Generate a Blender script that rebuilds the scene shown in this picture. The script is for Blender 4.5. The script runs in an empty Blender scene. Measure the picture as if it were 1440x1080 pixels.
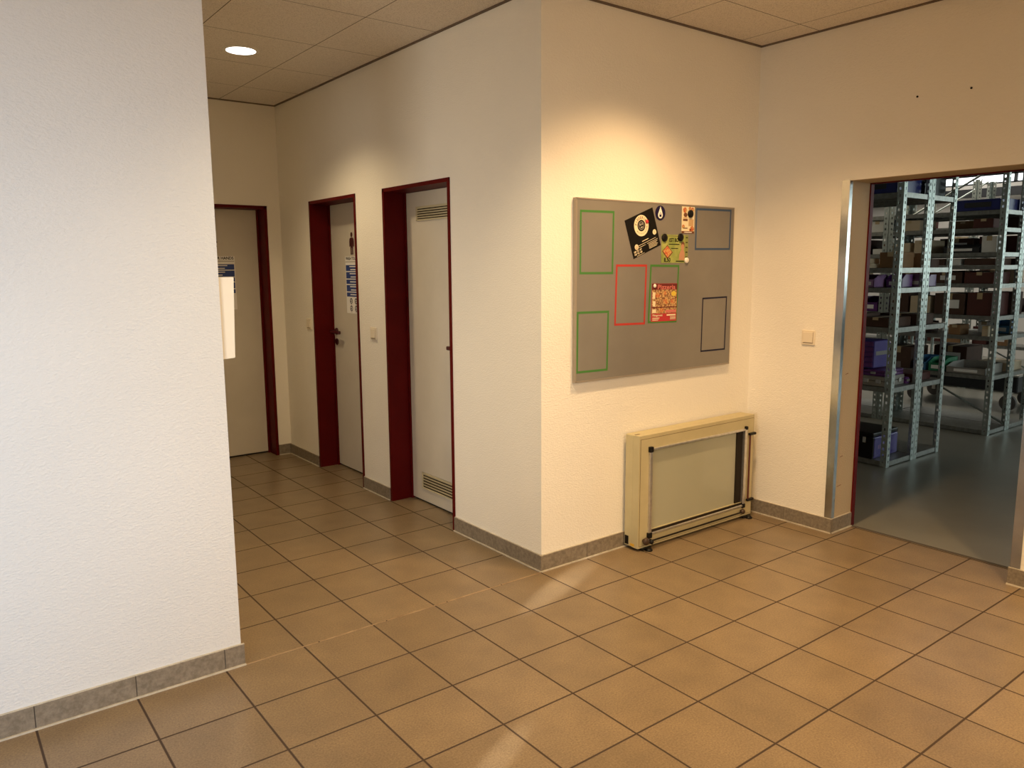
import bpy, bmesh, math, random
from mathutils import Vector, Matrix
PI = math.pi
SC = bpy.context.scene
COL = SC.collection
rnd = random.Random(7)

# ------------------------------------------------------------------ materials
def mat(name, col, rough=0.6, metal=0.0, spec=0.5, emit=None, estr=0.0, coat=0.0):
    m = bpy.data.materials.new(name); m.use_nodes = True
    p = m.node_tree.nodes['Principled BSDF']
    p.inputs['Base Color'].default_value = (*col, 1)
    p.inputs['Roughness'].default_value = rough
    p.inputs['Metallic'].default_value = metal
    p.inputs['Specular IOR Level'].default_value = spec
    p.inputs['Coat Weight'].default_value = coat
    if emit:
        p.inputs['Emission Color'].default_value = (*emit, 1)
        p.inputs['Emission Strength'].default_value = estr
    return m

def N(m, t, **kw):
    n = m.node_tree.nodes.new(t)
    for k, v in kw.items(): setattr(n, k, v)
    return n
def L(m, a, b): m.node_tree.links.new(a, b)
def P(m): return m.node_tree.nodes['Principled BSDF']
def math_node(m, op, a, b=None, c=None):
    n = N(m, 'ShaderNodeMath', operation=op)
    for i, v in enumerate((a, b, c)):
        if v is None: continue
        if isinstance(v, (int, float)): n.inputs[i].default_value = v
        else: L(m, v, n.inputs[i])
    return n.outputs[0]
def mixcol(m, fac, a, b):
    n = N(m, 'ShaderNodeMix', data_type='RGBA')
    if isinstance(fac, (int, float)): n.inputs[0].default_value = fac
    else: L(m, fac, n.inputs[0])
    for i, v in ((6, a), (7, b)):
        if isinstance(v, tuple): n.inputs[i].default_value = (*v, 1)
        else: L(m, v, n.inputs[i])
    return n.outputs[2]
def bump(m, h, strength, dist=0.01):
    b = N(m, 'ShaderNodeBump'); b.inputs['Strength'].default_value = strength
    b.inputs['Distance'].default_value = dist
    L(m, h, b.inputs['Height']); L(m, b.outputs[0], P(m).inputs['Normal'])
def noise(m, vec, scale, detail=2.0, rough=0.5):
    n = N(m, 'ShaderNodeTexNoise'); n.inputs['Scale'].default_value = scale
    n.inputs['Detail'].default_value = detail; n.inputs['Roughness'].default_value = rough
    if vec is not None: L(m, vec, n.inputs['Vector'])
    return n.outputs['Fac']
def ramp(m, f, a, b, lo=0.4, hi=0.6):
    r = N(m, 'ShaderNodeMapRange'); r.inputs[1].default_value = lo; r.inputs[2].default_value = hi
    L(m, f, r.inputs[0]); return mixcol(m, r.outputs[0], a, b)
def pos(m): return N(m, 'ShaderNodeNewGeometry').outputs['Position']

def wall_material(name, col):
    m = mat(name, col, 0.85, spec=0.25)
    p = pos(m)
    mp = N(m, 'ShaderNodeMapping'); mp.inputs['Scale'].default_value = (1, 1, 1.8); L(m, p, mp.inputs[0])
    n1 = noise(m, mp.outputs[0], 95, 3)
    n2 = noise(m, p, 1.3, 3)
    L(m, ramp(m, n2, tuple(c*0.955 for c in col), col, 0.35, 0.65), P(m).inputs['Base Color'])
    bump(m, n1, 0.6, 0.004)
    return m

def grid_dist(m, v, pitch, off=0.0):
    a = math_node(m, 'SUBTRACT', v, off)
    a = math_node(m, 'DIVIDE', a, pitch)
    f = math_node(m, 'FRACT', a)
    g = math_node(m, 'SUBTRACT', f, 0.5); g = math_node(m, 'ABSOLUTE', g)
    d = math_node(m, 'SUBTRACT', 0.5, g)
    return math_node(m, 'MULTIPLY', d, pitch), math_node(m, 'FLOOR', a)

TILE = 0.308
def floor_material():
    m = mat('glazed_tile', (0.33, 0.21, 0.12), 0.38, spec=0.5)
    p = pos(m); s = N(m, 'ShaderNodeSeparateXYZ'); L(m, p, s.inputs[0])
    dx, ix = grid_dist(m, s.outputs[0], TILE)
    dy, iy = grid_dist(m, s.outputs[1], TILE)
    d = math_node(m, 'MINIMUM', dx, dy)
    r = N(m, 'ShaderNodeMapRange'); r.inputs[1].default_value = 0.0026; r.inputs[2].default_value = 0.0046; L(m, d, r.inputs[0])
    face = r.outputs[0]
    cmb = N(m, 'ShaderNodeCombineXYZ'); L(m, ix, cmb.inputs[0]); L(m, iy, cmb.inputs[1])
    wn = N(m, 'ShaderNodeTexWhiteNoise'); L(m, cmb.outputs[0], wn.inputs[0])
    sp = noise(m, p, 150, 3, 0.75)
    big = noise(m, p, 7, 3)
    c1 = ramp(m, sp, (0.165, 0.115, 0.066), (0.325, 0.240, 0.142), 0.3, 0.7)
    c2 = ramp(m, big, (0.80, 0.80, 0.82), (1.0, 1.0, 1.0), 0.3, 0.7)
    mu = N(m, 'ShaderNodeMix', data_type='RGBA', blend_type='MULTIPLY'); mu.inputs[0].default_value = 1
    L(m, c1, mu.inputs[6]); L(m, c2, mu.inputs[7])
    hs = N(m, 'ShaderNodeHueSaturation'); L(m, mu.outputs[2], hs.inputs['Color'])
    L(m, math_node(m, 'MULTIPLY_ADD', wn.outputs[0], 0.16, 0.92), hs.inputs['Value'])
    L(m, mixcol(m, face, (0.045, 0.026, 0.016), hs.outputs[0]), P(m).inputs['Base Color'])
    rr = math_node(m, 'MULTIPLY_ADD', sp, 0.22, 0.22)
    rr = math_node(m, 'MULTIPLY_ADD', face, -0.5, math_node(m, 'ADD', rr, 0.5))
    L(m, rr, P(m).inputs['Roughness'])
    h = math_node(m, 'MULTIPLY_ADD', sp, 0.06, face)
    bump(m, h, 0.35, 0.003)
    return m

def ceiling_material():
    m = mat('mineral_tile', (0.62, 0.55, 0.45), 0.95, spec=0.1)
    p = pos(m); s = N(m, 'ShaderNodeSeparateXYZ'); L(m, p, s.inputs[0])
    dx, ix = grid_dist(m, s.outputs[0], 0.6225, 1.133)
    dy, iy = grid_dist(m, s.outputs[1], 0.6185, 1.19)
    d = math_node(m, 'MINIMUM', dx, dy)
    r = N(m, 'ShaderNodeMapRange'); r.inputs[1].default_value = 0.0012; r.inputs[2].default_value = 0.0032; L(m, d, r.inputs[0])
    sp = noise(m, p, 170, 3, 0.8)
    c = ramp(m, sp, (0.50, 0.455, 0.40), (0.78, 0.725, 0.65), 0.33, 0.52)
    L(m, mixcol(m, r.outputs[0], (0.10, 0.08, 0.06), c), P(m).inputs['Base Color'])
    bump(m, math_node(m, 'ADD', math_node(m, 'MULTIPLY', sp, 0.5), r.outputs[0]), 0.4, 0.004)
    return m

def noisy(name, a, b, scale, rough, metal=0.0, lo=0.35, hi=0.65, bs=0.0, spec=0.5):
    m = mat(name, a, rough, metal, spec)
    f = noise(m, pos(m), scale, 4, 0.6)
    L(m, ramp(m, f, a, b, lo, hi), P(m).inputs['Base Color'])
    if bs: bump(m, f, bs, 0.003)
    return m

M = {}
M['wall'] = wall_material('textured_wall', (0.86, 0.825, 0.745))
M['wall_cool'] = wall_material('textured_wall_near', (0.69, 0.70, 0.712))  # bluish grey copy of the wall colour, cool daylight put into the tint
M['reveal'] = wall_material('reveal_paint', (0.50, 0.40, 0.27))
M['floor'] = floor_material()
M['ceiling'] = ceiling_material()
M['base'] = noisy('baseboard_tile', (0.17, 0.14, 0.105), (0.26, 0.22, 0.17), 60, 0.5, bs=0.15)
M['base_dark'] = mat('baseboard_joint', (0.09, 0.075, 0.06), 0.8)
M['caulk'] = noisy('pale_caulk', (0.46, 0.42, 0.34), (0.58, 0.53, 0.44), 30, 0.6)
M['joint'] = noisy('expansion_joint', (0.24, 0.165, 0.095), (0.40, 0.29, 0.18), 14, 0.6)
M['red'] = noisy('dark_red_paint', (0.082, 0.003, 0.003), (0.098, 0.004, 0.004), 5, 0.45, spec=0.1)
M['redshade'] = mat('dark_red_inner', (0.07, 0.006, 0.01), 0.5)
M['leaf'] = noisy('door_leaf_grey', (0.58, 0.535, 0.45), (0.62, 0.575, 0.49), 3, 0.45)
M['seal'] = mat('black_seal', (0.012, 0.012, 0.012), 0.7)
M['maroon'] = mat('maroon_plastic', (0.06, 0.008, 0.012), 0.3)
M['cream'] = noisy('cream_powder_coat', (0.49, 0.425, 0.245), (0.53, 0.46, 0.27), 8, 0.45)
M['seam'] = mat('seam_shadow', (0.16, 0.11, 0.05), 0.7)
M['alu'] = noisy('brushed_aluminium', (0.62, 0.60, 0.56), (0.74, 0.72, 0.68), 40, 0.32, 0.9)
M['steel'] = noisy('polished_steel', (0.40, 0.42, 0.42), (0.55, 0.57, 0.57), 6, 0.2, 1.0)
M['black'] = mat('black_plastic', (0.008, 0.007, 0.006), 0.4, spec=0.2)
M['darkslot'] = mat('dark_slot', (0.02, 0.014, 0.009), 0.6, spec=0.15)
M['brownknob'] = mat('brown_plastic', (0.05, 0.026, 0.013), 0.4)
M['redcord'] = mat('red_brown_cord', (0.10, 0.018, 0.012), 0.6)
M['yellowlab'] = mat('yellow_label', (0.65, 0.38, 0.03), 0.5)
M['cabback'] = mat('cabinet_back', (0.66, 0.65, 0.50), 0.6)
M['white'] = mat('white_plastic', (0.80, 0.76, 0.68), 0.4)
M['switch'] = mat('switch_plastic', (0.78, 0.70, 0.56), 0.35)
M['switchshade'] = mat('switch_gap', (0.25, 0.18, 0.10), 0.6)
M['paper'] = mat('white_paper', (0.82, 0.80, 0.76), 0.75)
M['sheet'] = mat('cream_sheet', (0.78, 0.73, 0.64), 0.7)
M['board'] = noisy('grey_board', (0.235, 0.215, 0.19), (0.265, 0.245, 0.215), 2.5, 0.42, 0.25)
M['boardedge'] = mat('board_edge', (0.36, 0.31, 0.25), 0.4, 0.4)
M['green'] = mat('green_tape', (0.055, 0.20, 0.035), 0.5)
M['redtape'] = mat('red_tape', (0.46, 0.035, 0.025), 0.5)
M['bluetape'] = mat('blue_tape', (0.035, 0.075, 0.16), 0.5)
M['navytape'] = mat('navy_tape', (0.012, 0.012, 0.035), 0.5, spec=0.15)
M['ink'] = mat('black_ink', (0.010, 0.009, 0.008), 0.55, spec=0.15)
M['flyer'] = mat('flyer_black', (0.008, 0.007, 0.006), 0.5, spec=0.12)
M['creamink'] = mat('cream_ink', (0.80, 0.70, 0.48), 0.6)
M['greyink'] = mat('grey_ink', (0.34, 0.31, 0.27), 0.6)
M['blueink'] = mat('blue_ink', (0.025, 0.055, 0.22), 0.55)
M['navyink'] = mat('navy_ink', (0.012, 0.008, 0.045), 0.5, spec=0.15)
M['redink'] = mat('red_ink', (0.48, 0.028, 0.035), 0.55)
M['pinkink'] = mat('pink_ink', (0.62, 0.17, 0.14), 0.55)
M['darkred'] = mat('dark_red_ink', (0.14, 0.012, 0.010), 0.6)
M['orangeink'] = mat('orange_ink', (0.62, 0.22, 0.05), 0.6)
M['tanink'] = mat('tan_ink', (0.55, 0.36, 0.18), 0.6)
M['brownink'] = mat('brown_ink', (0.16, 0.06, 0.025), 0.6)
M['yellowink'] = mat('yellow_ink', (0.72, 0.52, 0.06), 0.6)
M['limeink'] = noisy('lime_print', (0.20, 0.27, 0.055), (0.40, 0.42, 0.12), 14, 0.55)
M['olive'] = mat('olive_ink', (0.24, 0.26, 0.08), 0.55)
M['skin'] = mat('portrait_ink', (0.50, 0.26, 0.15), 0.6)
M['food'] = noisy('food_print', (0.62, 0.40, 0.17), (0.20, 0.07, 0.025), 95, 0.55, lo=0.42, hi=0.56)
M['foodred'] = noisy('pizza_print', (0.52, 0.10, 0.04), (0.60, 0.36, 0.12), 85, 0.55, lo=0.42, hi=0.58)
M['lamp'] = mat('lit_diffuser', (1, 1, 1), 0.5, emit=(1.0, 0.96, 0.88), estr=7.0)
M['ring'] = mat('lamp_ring', (0.75, 0.72, 0.66), 0.4)
M['whfloor'] = noisy('coated_grey_floor', (0.19, 0.182, 0.152), (0.225, 0.217, 0.182), 1.5, 0.36, spec=0.5)
M['whwall'] = noisy('storeroom_wall', (0.58, 0.55, 0.50), (0.62, 0.59, 0.54), 1.5, 0.8)
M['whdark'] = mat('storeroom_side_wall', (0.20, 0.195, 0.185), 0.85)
M['whceil'] = mat('storeroom_ceiling', (0.15, 0.15, 0.145), 0.9)
M['rack'] = noisy('galvanised_rack', (0.36, 0.41, 0.39), (0.48, 0.53, 0.50), 55, 0.42, 0.75)
M['shelf'] = noisy('galvanised_shelf', (0.22, 0.225, 0.205), (0.30, 0.305, 0.285), 35, 0.38, 0.65)
M['pane'] = mat('bright_window_pane', (0.9, 0.92, 0.95), 0.3, emit=(0.95, 0.98, 1.0), estr=2.5)
M['cartonA'] = noisy('brown_carton', (0.24, 0.125, 0.05), (0.29, 0.155, 0.065), 6, 0.8)
M['cartonB'] = noisy('dark_carton', (0.062, 0.028, 0.016), (0.08, 0.038, 0.022), 6, 0.8)
M['cartonC'] = noisy('pale_carton', (0.56, 0.44, 0.29), (0.62, 0.50, 0.34), 6, 0.8)
M['cartonR'] = noisy('red_brown_carton', (0.07, 0.016, 0.010), (0.09, 0.021, 0.014), 6, 0.75)
M['cartonW'] = noisy('white_carton', (0.70, 0.69, 0.64), (0.76, 0.75, 0.70), 6, 0.7)
M['tape'] = mat('packing_tape', (0.50, 0.38, 0.22), 0.3)
M['purple'] = noisy('purple_plastic', (0.10, 0.022, 0.15), (0.13, 0.03, 0.19), 8, 0.4)
M['lilac'] = noisy('lilac_plastic', (0.30, 0.17, 0.36), (0.35, 0.21, 0.41), 8, 0.45)
M['violet'] = noisy('violet_blue_plastic', (0.065, 0.045, 0.26), (0.085, 0.06, 0.33), 8, 0.4)
M['navybin'] = noisy('navy_plastic', (0.012, 0.018, 0.13), (0.016, 0.024, 0.17), 8, 0.4)
M['greenbin'] = noisy('green_plastic', (0.02, 0.20, 0.09), (0.03, 0.25, 0.12), 8, 0.4)
M['bluebin'] = noisy('blue_plastic', (0.05, 0.17, 0.34), (0.06, 0.20, 0.40), 8, 0.4)
M['greycase'] = noisy('grey_case', (0.27, 0.25, 0.22), (0.32, 0.30, 0.27), 8, 0.5)
M['bincharcoal'] = mat('charcoal_plastic', (0.02, 0.021, 0.024), 0.45)
M['rubber'] = mat('rubber', (0.02, 0.02, 0.02), 0.7)
M['tyre'] = mat('grey_tyre', (0.16, 0.14, 0.13), 0.6)

M['pane_big'] = mat('daylit_window_pane', (0.9, 0.92, 0.95), 0.3, emit=(0.85, 1.0, 0.96), estr=6.5)
def glass_material():
    m = bpy.data.materials.new('tinted_glass'); m.use_nodes = True
    nt = m.node_tree; nt.nodes.clear()
    o = nt.nodes.new('ShaderNodeOutputMaterial'); mx = nt.nodes.new('ShaderNodeMixShader'); m2 = nt.nodes.new('ShaderNodeMixShader')
    t = nt.nodes.new('ShaderNodeBsdfTransparent'); t.inputs[0].default_value = (0.86, 0.89, 0.78, 1)
    d = nt.nodes.new('ShaderNodeBsdfDiffuse'); d.inputs[0].default_value = (0.63, 0.62, 0.48, 1)
    m2.inputs[0].default_value = 0.6
    g = nt.nodes.new('ShaderNodeBsdfGlossy'); g.inputs['Roughness'].default_value = 0.04
    f = nt.nodes.new('ShaderNodeFresnel'); f.inputs[0].default_value = 1.5
    nt.links.new(t.outputs[0], m2.inputs[1]); nt.links.new(d.outputs[0], m2.inputs[2])
    nt.links.new(f.outputs[0], mx.inputs[0]); nt.links.new(m2.outputs[0], mx.inputs[1])
    nt.links.new(g.outputs[0], mx.inputs[2]); nt.links.new(mx.outputs[0], o.inputs[0])
    return m
M['glass'] = glass_material()

# ------------------------------------------------------------------ mesh helpers
class MB:
    """collects shapes for one mesh"""
    def __init__(self): self.v = []; self.f = []; self.mi = []; self.cur = 0
    def add(self, vs, fs):
        b = len(self.v); self.v += [tuple(q) for q in vs]
        for f in fs: self.f.append(tuple(b+i for i in f)); self.mi.append(self.cur)
        return self
    def box(self, x0, x1, y0, y1, z0, z1):
        vs = [(x, y, z) for z in (z0, z1) for y in (y0, y1) for x in (x0, x1)]
        return self.add(vs, [(0,2,3,1),(4,5,7,6),(0,1,5,4),(2,6,7,3),(0,4,6,2),(1,3,7,5)])
    def bevbox(self, x0, x1, y0, y1, z0, z1, b=0.004, seg=2):
        bm = bmesh.new()
        r = bmesh.ops.create_cube(bm, size=1)
        for v in bm.verts:
            v.co = Vector(((x0+x1)/2+v.co.x*(x1-x0), (y0+y1)/2+v.co.y*(y1-y0), (z0+z1)/2+v.co.z*(z1-z0)))
        bmesh.ops.bevel(bm, geom=bm.edges[:], offset=b, segments=seg, affect='EDGES', profile=0.5)
        bm.verts.index_update()
        self.add([v.co for v in bm.verts], [[v.index for v in f.verts] for f in bm.faces]); bm.free()
        return self
    def quad(self, a, b, c, d): return self.add([a, b, c, d], [(0, 1, 2, 3)])
    def rect(self, x0, x1, y0, y1, z): return self.quad((x0,y0,z),(x1,y0,z),(x1,y1,z),(x0,y1,z))
    def poly(self, pts, z):
        return self.add([(x, y, z) for x, y in pts], [tuple(range(len(pts)))])
    def ellipse(self, cx, cy, rx, ry, z, n=28, a0=0):
        return self.poly([(cx+rx*math.cos(a0+2*PI*i/n), cy+ry*math.sin(a0+2*PI*i/n)) for i in range(n)], z)
    def annulus(self, cx, cy, r0, r1, z, n=40, asp=1.0):
        vs = []
        for i in range(n):
            a = 2*PI*i/n; c, s = math.cos(a), math.sin(a)
            vs += [(cx+r0*c*asp, cy+r0*s, z), (cx+r1*c*asp, cy+r1*s, z)]
        return self.add(vs, [(2*i, 2*i+1, (2*i+3) % (2*n), (2*i+2) % (2*n)) for i in range(n)])
    def cyl(self, p0, p1, r0, r1=None, n=20):
        r1 = r0 if r1 is None else r1
        p0, p1 = Vector(p0), Vector(p1); d = (p1-p0).normalized()
        a = d.orthogonal().normalized(); b = d.cross(a)
        vs = []
        for p, r in ((p0, r0), (p1, r1)):
            vs += [p+(a*math.cos(2*PI*i/n)+b*math.sin(2*PI*i/n))*r for i in range(n)]
        fs = [(i, (i+1) % n, n+(i+1) % n, n+i) for i in range(n)]
        fs += [tuple(range(n-1, -1, -1)), tuple(range(n, 2*n))]
        return self.add(vs, fs)
    def lathe(self, prof, c=(0, 0, 0), axis='z', n=28):
        vs = []
        for r, h in prof:
            for i in range(n):
                q = (r*math.cos(2*PI*i/n), r*math.sin(2*PI*i/n), h)
                if axis == 'x': q = (q[2], q[0], q[1])
                if axis == 'y': q = (q[1], q[2], q[0])
                vs.append((q[0]+c[0], q[1]+c[1], q[2]+c[2]))
        fs = []
        for k in range(len(prof)-1):
            for i in range(n): fs.append((k*n+i, k*n+(i+1) % n, (k+1)*n+(i+1) % n, (k+1)*n+i))
        fs += [tuple(range(n-1, -1, -1)), tuple((len(prof)-1)*n+i for i in range(n))]
        return self.add(vs, fs)
    def mesh(self, name, mats):
        me = bpy.data.meshes.new(name)
        me.from_pydata(self.v, [], self.f)
        for m in (mats if isinstance(mats, (list, tuple)) else [mats]): me.materials.append(m)
        me.polygons.foreach_set('material_index', self.mi)
        bm = bmesh.new(); bm.from_mesh(me); bmesh.ops.recalc_face_normals(bm, faces=bm.faces[:]); bm.to_mesh(me); bm.free()
        me.update()
        return me
    def build(self, name, mats, parent=None, smooth=False):
        me = self.mesh(name, mats)
        if smooth:
            me.polygons.foreach_set('use_smooth', [len(p.vertices) == 4 for p in me.polygons])
        return link(name, me, parent)
def link(name, me, parent=None):
    o = bpy.data.objects.new(name, me); COL.objects.link(o); o.parent = parent
    return o
def tag(o, label=None, cat=None, group=None, kind=None):
    if label: o['label'] = label
    if cat: o['category'] = cat
    if group: o['group'] = group
    if kind: o['kind'] = kind
    return o
def thing(name, label, cat, loc=(0,0,0), rot=(0,0,0), group=None):
    o = link(name, None); o.location = loc; o.rotation_euler = rot
    return tag(o, label, cat, group)
def struct(o): o['kind'] = 'structure'; return o
ROT_A = (PI/2, 0, 0)            # local x right, y up, z out of a wall facing -Y
ROT_C = (PI/2, 0, -PI/2)        # the same for a wall facing -X

def text_mesh(txt, size, align='LEFT'):
    c = bpy.data.curves.new('lettering', 'FONT'); c.body = txt; c.size = size; c.align_x = align; c.align_y = 'BOTTOM_BASELINE'
    c.resolution_u = 2
    o = bpy.data.objects.new('lettering', c); COL.objects.link(o)
    dg = bpy.context.evaluated_depsgraph_get(); dg.update()
    me = bpy.data.meshes.new_from_object(o.evaluated_get(dg))
    bpy.data.objects.remove(o); bpy.data.curves.remove(c)
    return me
def text(mb, txt, x, y, z, size, align='LEFT', rot=0.0, sx=1.0, bold=0.0):
    me = text_mesh(txt, size, align)
    offs = [(0, 0)] if not bold else [(0, 0), (bold, 0), (0, bold), (bold, bold)]
    for k, (ox, oy) in enumerate(offs):
        vs = []
        for v in me.vertices:
            px, py = v.co.x*sx+ox, v.co.y+oy
            vs.append((x+px*math.cos(rot)-py*math.sin(rot), y+px*math.sin(rot)+py*math.cos(rot), z+k*0.00002))
        mb.add(vs, [tuple(p.vertices) for p in me.polygons])
    bpy.data.meshes.remove(me)
    return mb

# ------------------------------------------------------------------ the room shell
XB, YA, XC, ZC = 1.555, 0.32, 3.195, 2.745     # corridor wall, board wall, right wall, ceiling
YE, XR = 3.54, 3.405                           # corridor end wall, far side of right wall
XD = 0.065                                     # end of the near left wall
OY0, OY1, OZ = -1.18, -0.262, 1.945            # opening to the storeroom
BX0, BX1, BY0 = -4.2, 3.6, -5.6                # extents behind the camera

struct(MB().box(BX0, XR, BY0, 3.95, -0.12, 0).build('floor', M['floor']))
struct(MB().box(BX0, XR, BY0, 3.95, ZC, ZC+0.12).build('ceiling', M['ceiling']))
# near left wall, returning along the corridor
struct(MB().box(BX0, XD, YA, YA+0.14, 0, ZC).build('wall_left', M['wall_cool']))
struct(MB().box(XD-0.14, XD, YA+0.14, 3.95, 0, ZC).build('wall_corridor_left', M['wall']))
# board wall
struct(MB().box(XB+0.2, XC, YA, YA+0.15, 0, ZC).build('wall_front', M['wall']))
# corridor right wall with two door openings (outer frame edges)
D1 = (1.092, 1.85); D2 = (2.222, 2.968); DZ = 1.983; D3 = (0.72, 1.449)
b = MB()
b.box(XB, XB+0.2, YA, D1[0], 0, ZC); b.box(XB, XB+0.2, D1[1], D2[0], 0, ZC); b.box(XB, XB+0.2, D2[1], 3.95, 0, ZC)
b.box(XB, XB+0.2, D1[0], D1[1], DZ, ZC); b.box(XB, XB+0.2, D2[0], D2[1], DZ, ZC)
struct(b.build('wall_corridor_right', M['wall']))
b = MB()
b.box(XD, D3[0], YE, YE+0.2, 0, ZC); b.box(D3[1], XB, YE, YE+0.2, 0, ZC); b.box(D3[0], D3[1], YE, YE+0.2, DZ, ZC)
struct(b.build('wall_corridor_end', M['wall']))
# right wall with the opening
b = MB()
b.box(XC, XR, OY1, YA+0.15, 0, ZC); b.box(XC, XR, BY0, OY0, 0, ZC); b.box(XC, XR, OY0, OY1, OZ, ZC)
wr = struct(b.build('wall_right', M['wall']))
b = MB()
for py, pz in ((-0.589, 2.315), (-0.836, 2.312)): b.cyl((XC-0.003, py, pz), (XC+0.01, py, pz), 0.005, n=10)
b.build('wall_plug', M['ink'], wr)
# far sides of the room, behind the camera
struct(MB().box(BX0-0.1, BX0, BY0, YA+0.14, 0, ZC).build('wall_far_left', M['wall']))
struct(MB().box(BX0, XR, BY0-0.1, BY0, 0, ZC).build('wall_back', M['wall']))

# reveal lining inside the storeroom opening
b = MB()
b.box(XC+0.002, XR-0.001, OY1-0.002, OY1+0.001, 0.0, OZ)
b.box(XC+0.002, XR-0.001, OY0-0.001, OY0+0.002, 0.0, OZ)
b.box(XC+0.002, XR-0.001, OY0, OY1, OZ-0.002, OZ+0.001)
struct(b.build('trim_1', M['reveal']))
b = MB()
for x, z, wd in ((3.235, 0.262, 0.045), (3.25, 0.43, 0.03), (3.26, 0.9, 0.03)): b.add([(x, OY1-0.0028, z), (x+wd, OY1-0.0028, z+0.004), (x+wd, OY1-0.0028, z+0.008), (x, OY1-0.0028, z+0.003)], [(0,1,2,3)])
b.build('scuff_mark', M['brownink'], bpy.data.objects['trim_1'])
# steel corner guards of the opening
def guard(name, y, s):
    b = MB()
    b.box(XC-0.003, XC, min(y, y+s*0.04), max(y, y+s*0.04), 0.085, OZ+0.003)
    b.box(XC-0.003, XC+0.026, min(y, y-s*0.003), max(y, y-s*0.003), 0.085, OZ+0.003)
    return struct(b.build(name, M['steel']))
guard('trim_2', OY1-0.002, 1); guard('trim_3', OY0+0.002, -1)
# dark red steel frame on the storeroom side of the opening
b = MB()
b.box(XR-0.002, XR+0.03, OY1-0.010, OY1+0.05, 0, OZ+0.04)
b.box(XR-0.002, XR+0.03, OY0-0.05, OY0+0.008, 0, OZ+0.04)
b.box(XR-0.002, XR+0.03, OY0, OY1, OZ-0.008, OZ+0.04)
struct(b.build('trim_4', M['red']))
# dark strips paint the shadow line where walls meet the ceiling
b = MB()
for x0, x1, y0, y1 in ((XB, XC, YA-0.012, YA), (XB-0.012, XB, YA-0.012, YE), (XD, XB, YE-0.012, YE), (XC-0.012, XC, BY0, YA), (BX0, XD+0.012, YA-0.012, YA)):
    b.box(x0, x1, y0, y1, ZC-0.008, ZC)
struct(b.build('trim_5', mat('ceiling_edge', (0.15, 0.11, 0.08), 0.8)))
# threshold strip and expansion joint
struct(MB().box(XR-0.008, XR+0.012, OY0, OY1, 0, 0.003).build('trim_6', M['base_dark']))
b = MB()
x = XD
while x < XB-0.01:
    x2 = min(x+TILE, XB)
    b.box(x+0.004, x2-0.004, TILE-0.0035, TILE+0.0035, 0, 0.0012); x = x2
struct(b.build('trim_7', M['joint']))

# baseboards: tiles with joints, a pale bead of caulk at the foot
BH, BT = 0.082, 0.011
def baseboard(name, p0, p1, n, off=0.0, caps=(0, 0)):
    """run from p0 to p1 along the wall face, n points into the room"""
    p0, p1, n = Vector((*p0, 0)), Vector((*p1, 0)), Vector((*n, 0))
    d = (p1-p0); ln = d.length; d.normalize()
    b = MB(); c = MB()
    def slab(mb, a0, a1, t0, t1, z0, z1):
        q = [p0+d*a0+n*t0, p0+d*a1+n*t0, p0+d*a1+n*t1, p0+d*a0+n*t1]
        vs = [(v.x, v.y, z) for z in (z0, z1) for v in q]
        mb.add(vs, [(0,1,2,3),(4,5,6,7),(0,1,5,4),(1,2,6,5),(2,3,7,6),(3,0,4,7)])
    a = -caps[0]; end = ln+caps[1]; nx = off if off > a else off+TILE
    while a < end-1e-4:
        e = min(nx, end)
        b.cur = 0; slab(b, a+0.0015, e-0.0015, 0, BT, 0, BH)
        if e < end: b.cur = 1; slab(b, e-0.0015, e+0.0015, 0, BT-0.0025, 0, BH-0.001)
        a = e; nx += TILE
    slab(c, -caps[0], end, BT-0.001, BT+0.006, 0, 0.006)
    slab(c, -caps[0], end, -0.001, BT-0.004, BH, BH+0.0025)
    o = struct(b.build(name, [M['base'], M['base_dark']])); c.build('caulk_bead', M['caulk'], o)
    return o
baseboard('baseboard_left', (BX0, YA), (XD, YA), (0, -1), off=(0.0-BX0) % TILE, caps=(0, BT))
baseboard('baseboard_front', (XB, YA), (XC-0.02, YA), (0, -1), off=0.30, caps=(BT, 0))
baseboard('baseboard_corridor', (XB, D1[0]), (XB, YA), (-1, 0), off=0.19, caps=(0, BT))
baseboard('baseboard_corridor', (XB, D2[0]), (XB, D1[1]), (-1, 0), off=0.9)
baseboard('baseboard_corridor', (XB, YE), (XB, D2[1]), (-1, 0), off=0.9)
baseboard('baseboard_end', (D3[1], YE), (XB-BT, YE), (0, -1), off=0.9)
baseboard('baseboard_right', (XC, YA-BT), (XC, OY1), (-1, 0), off=0.28, caps=(0, BT))
baseboard('baseboard_reveal', (XC, OY1), (XR-0.004, OY1), (0, -1), off=0.9)
baseboard('baseboard_right', (XC, OY0), (XC, BY0), (-1, 0), off=0.28, caps=(BT, 0))

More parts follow.
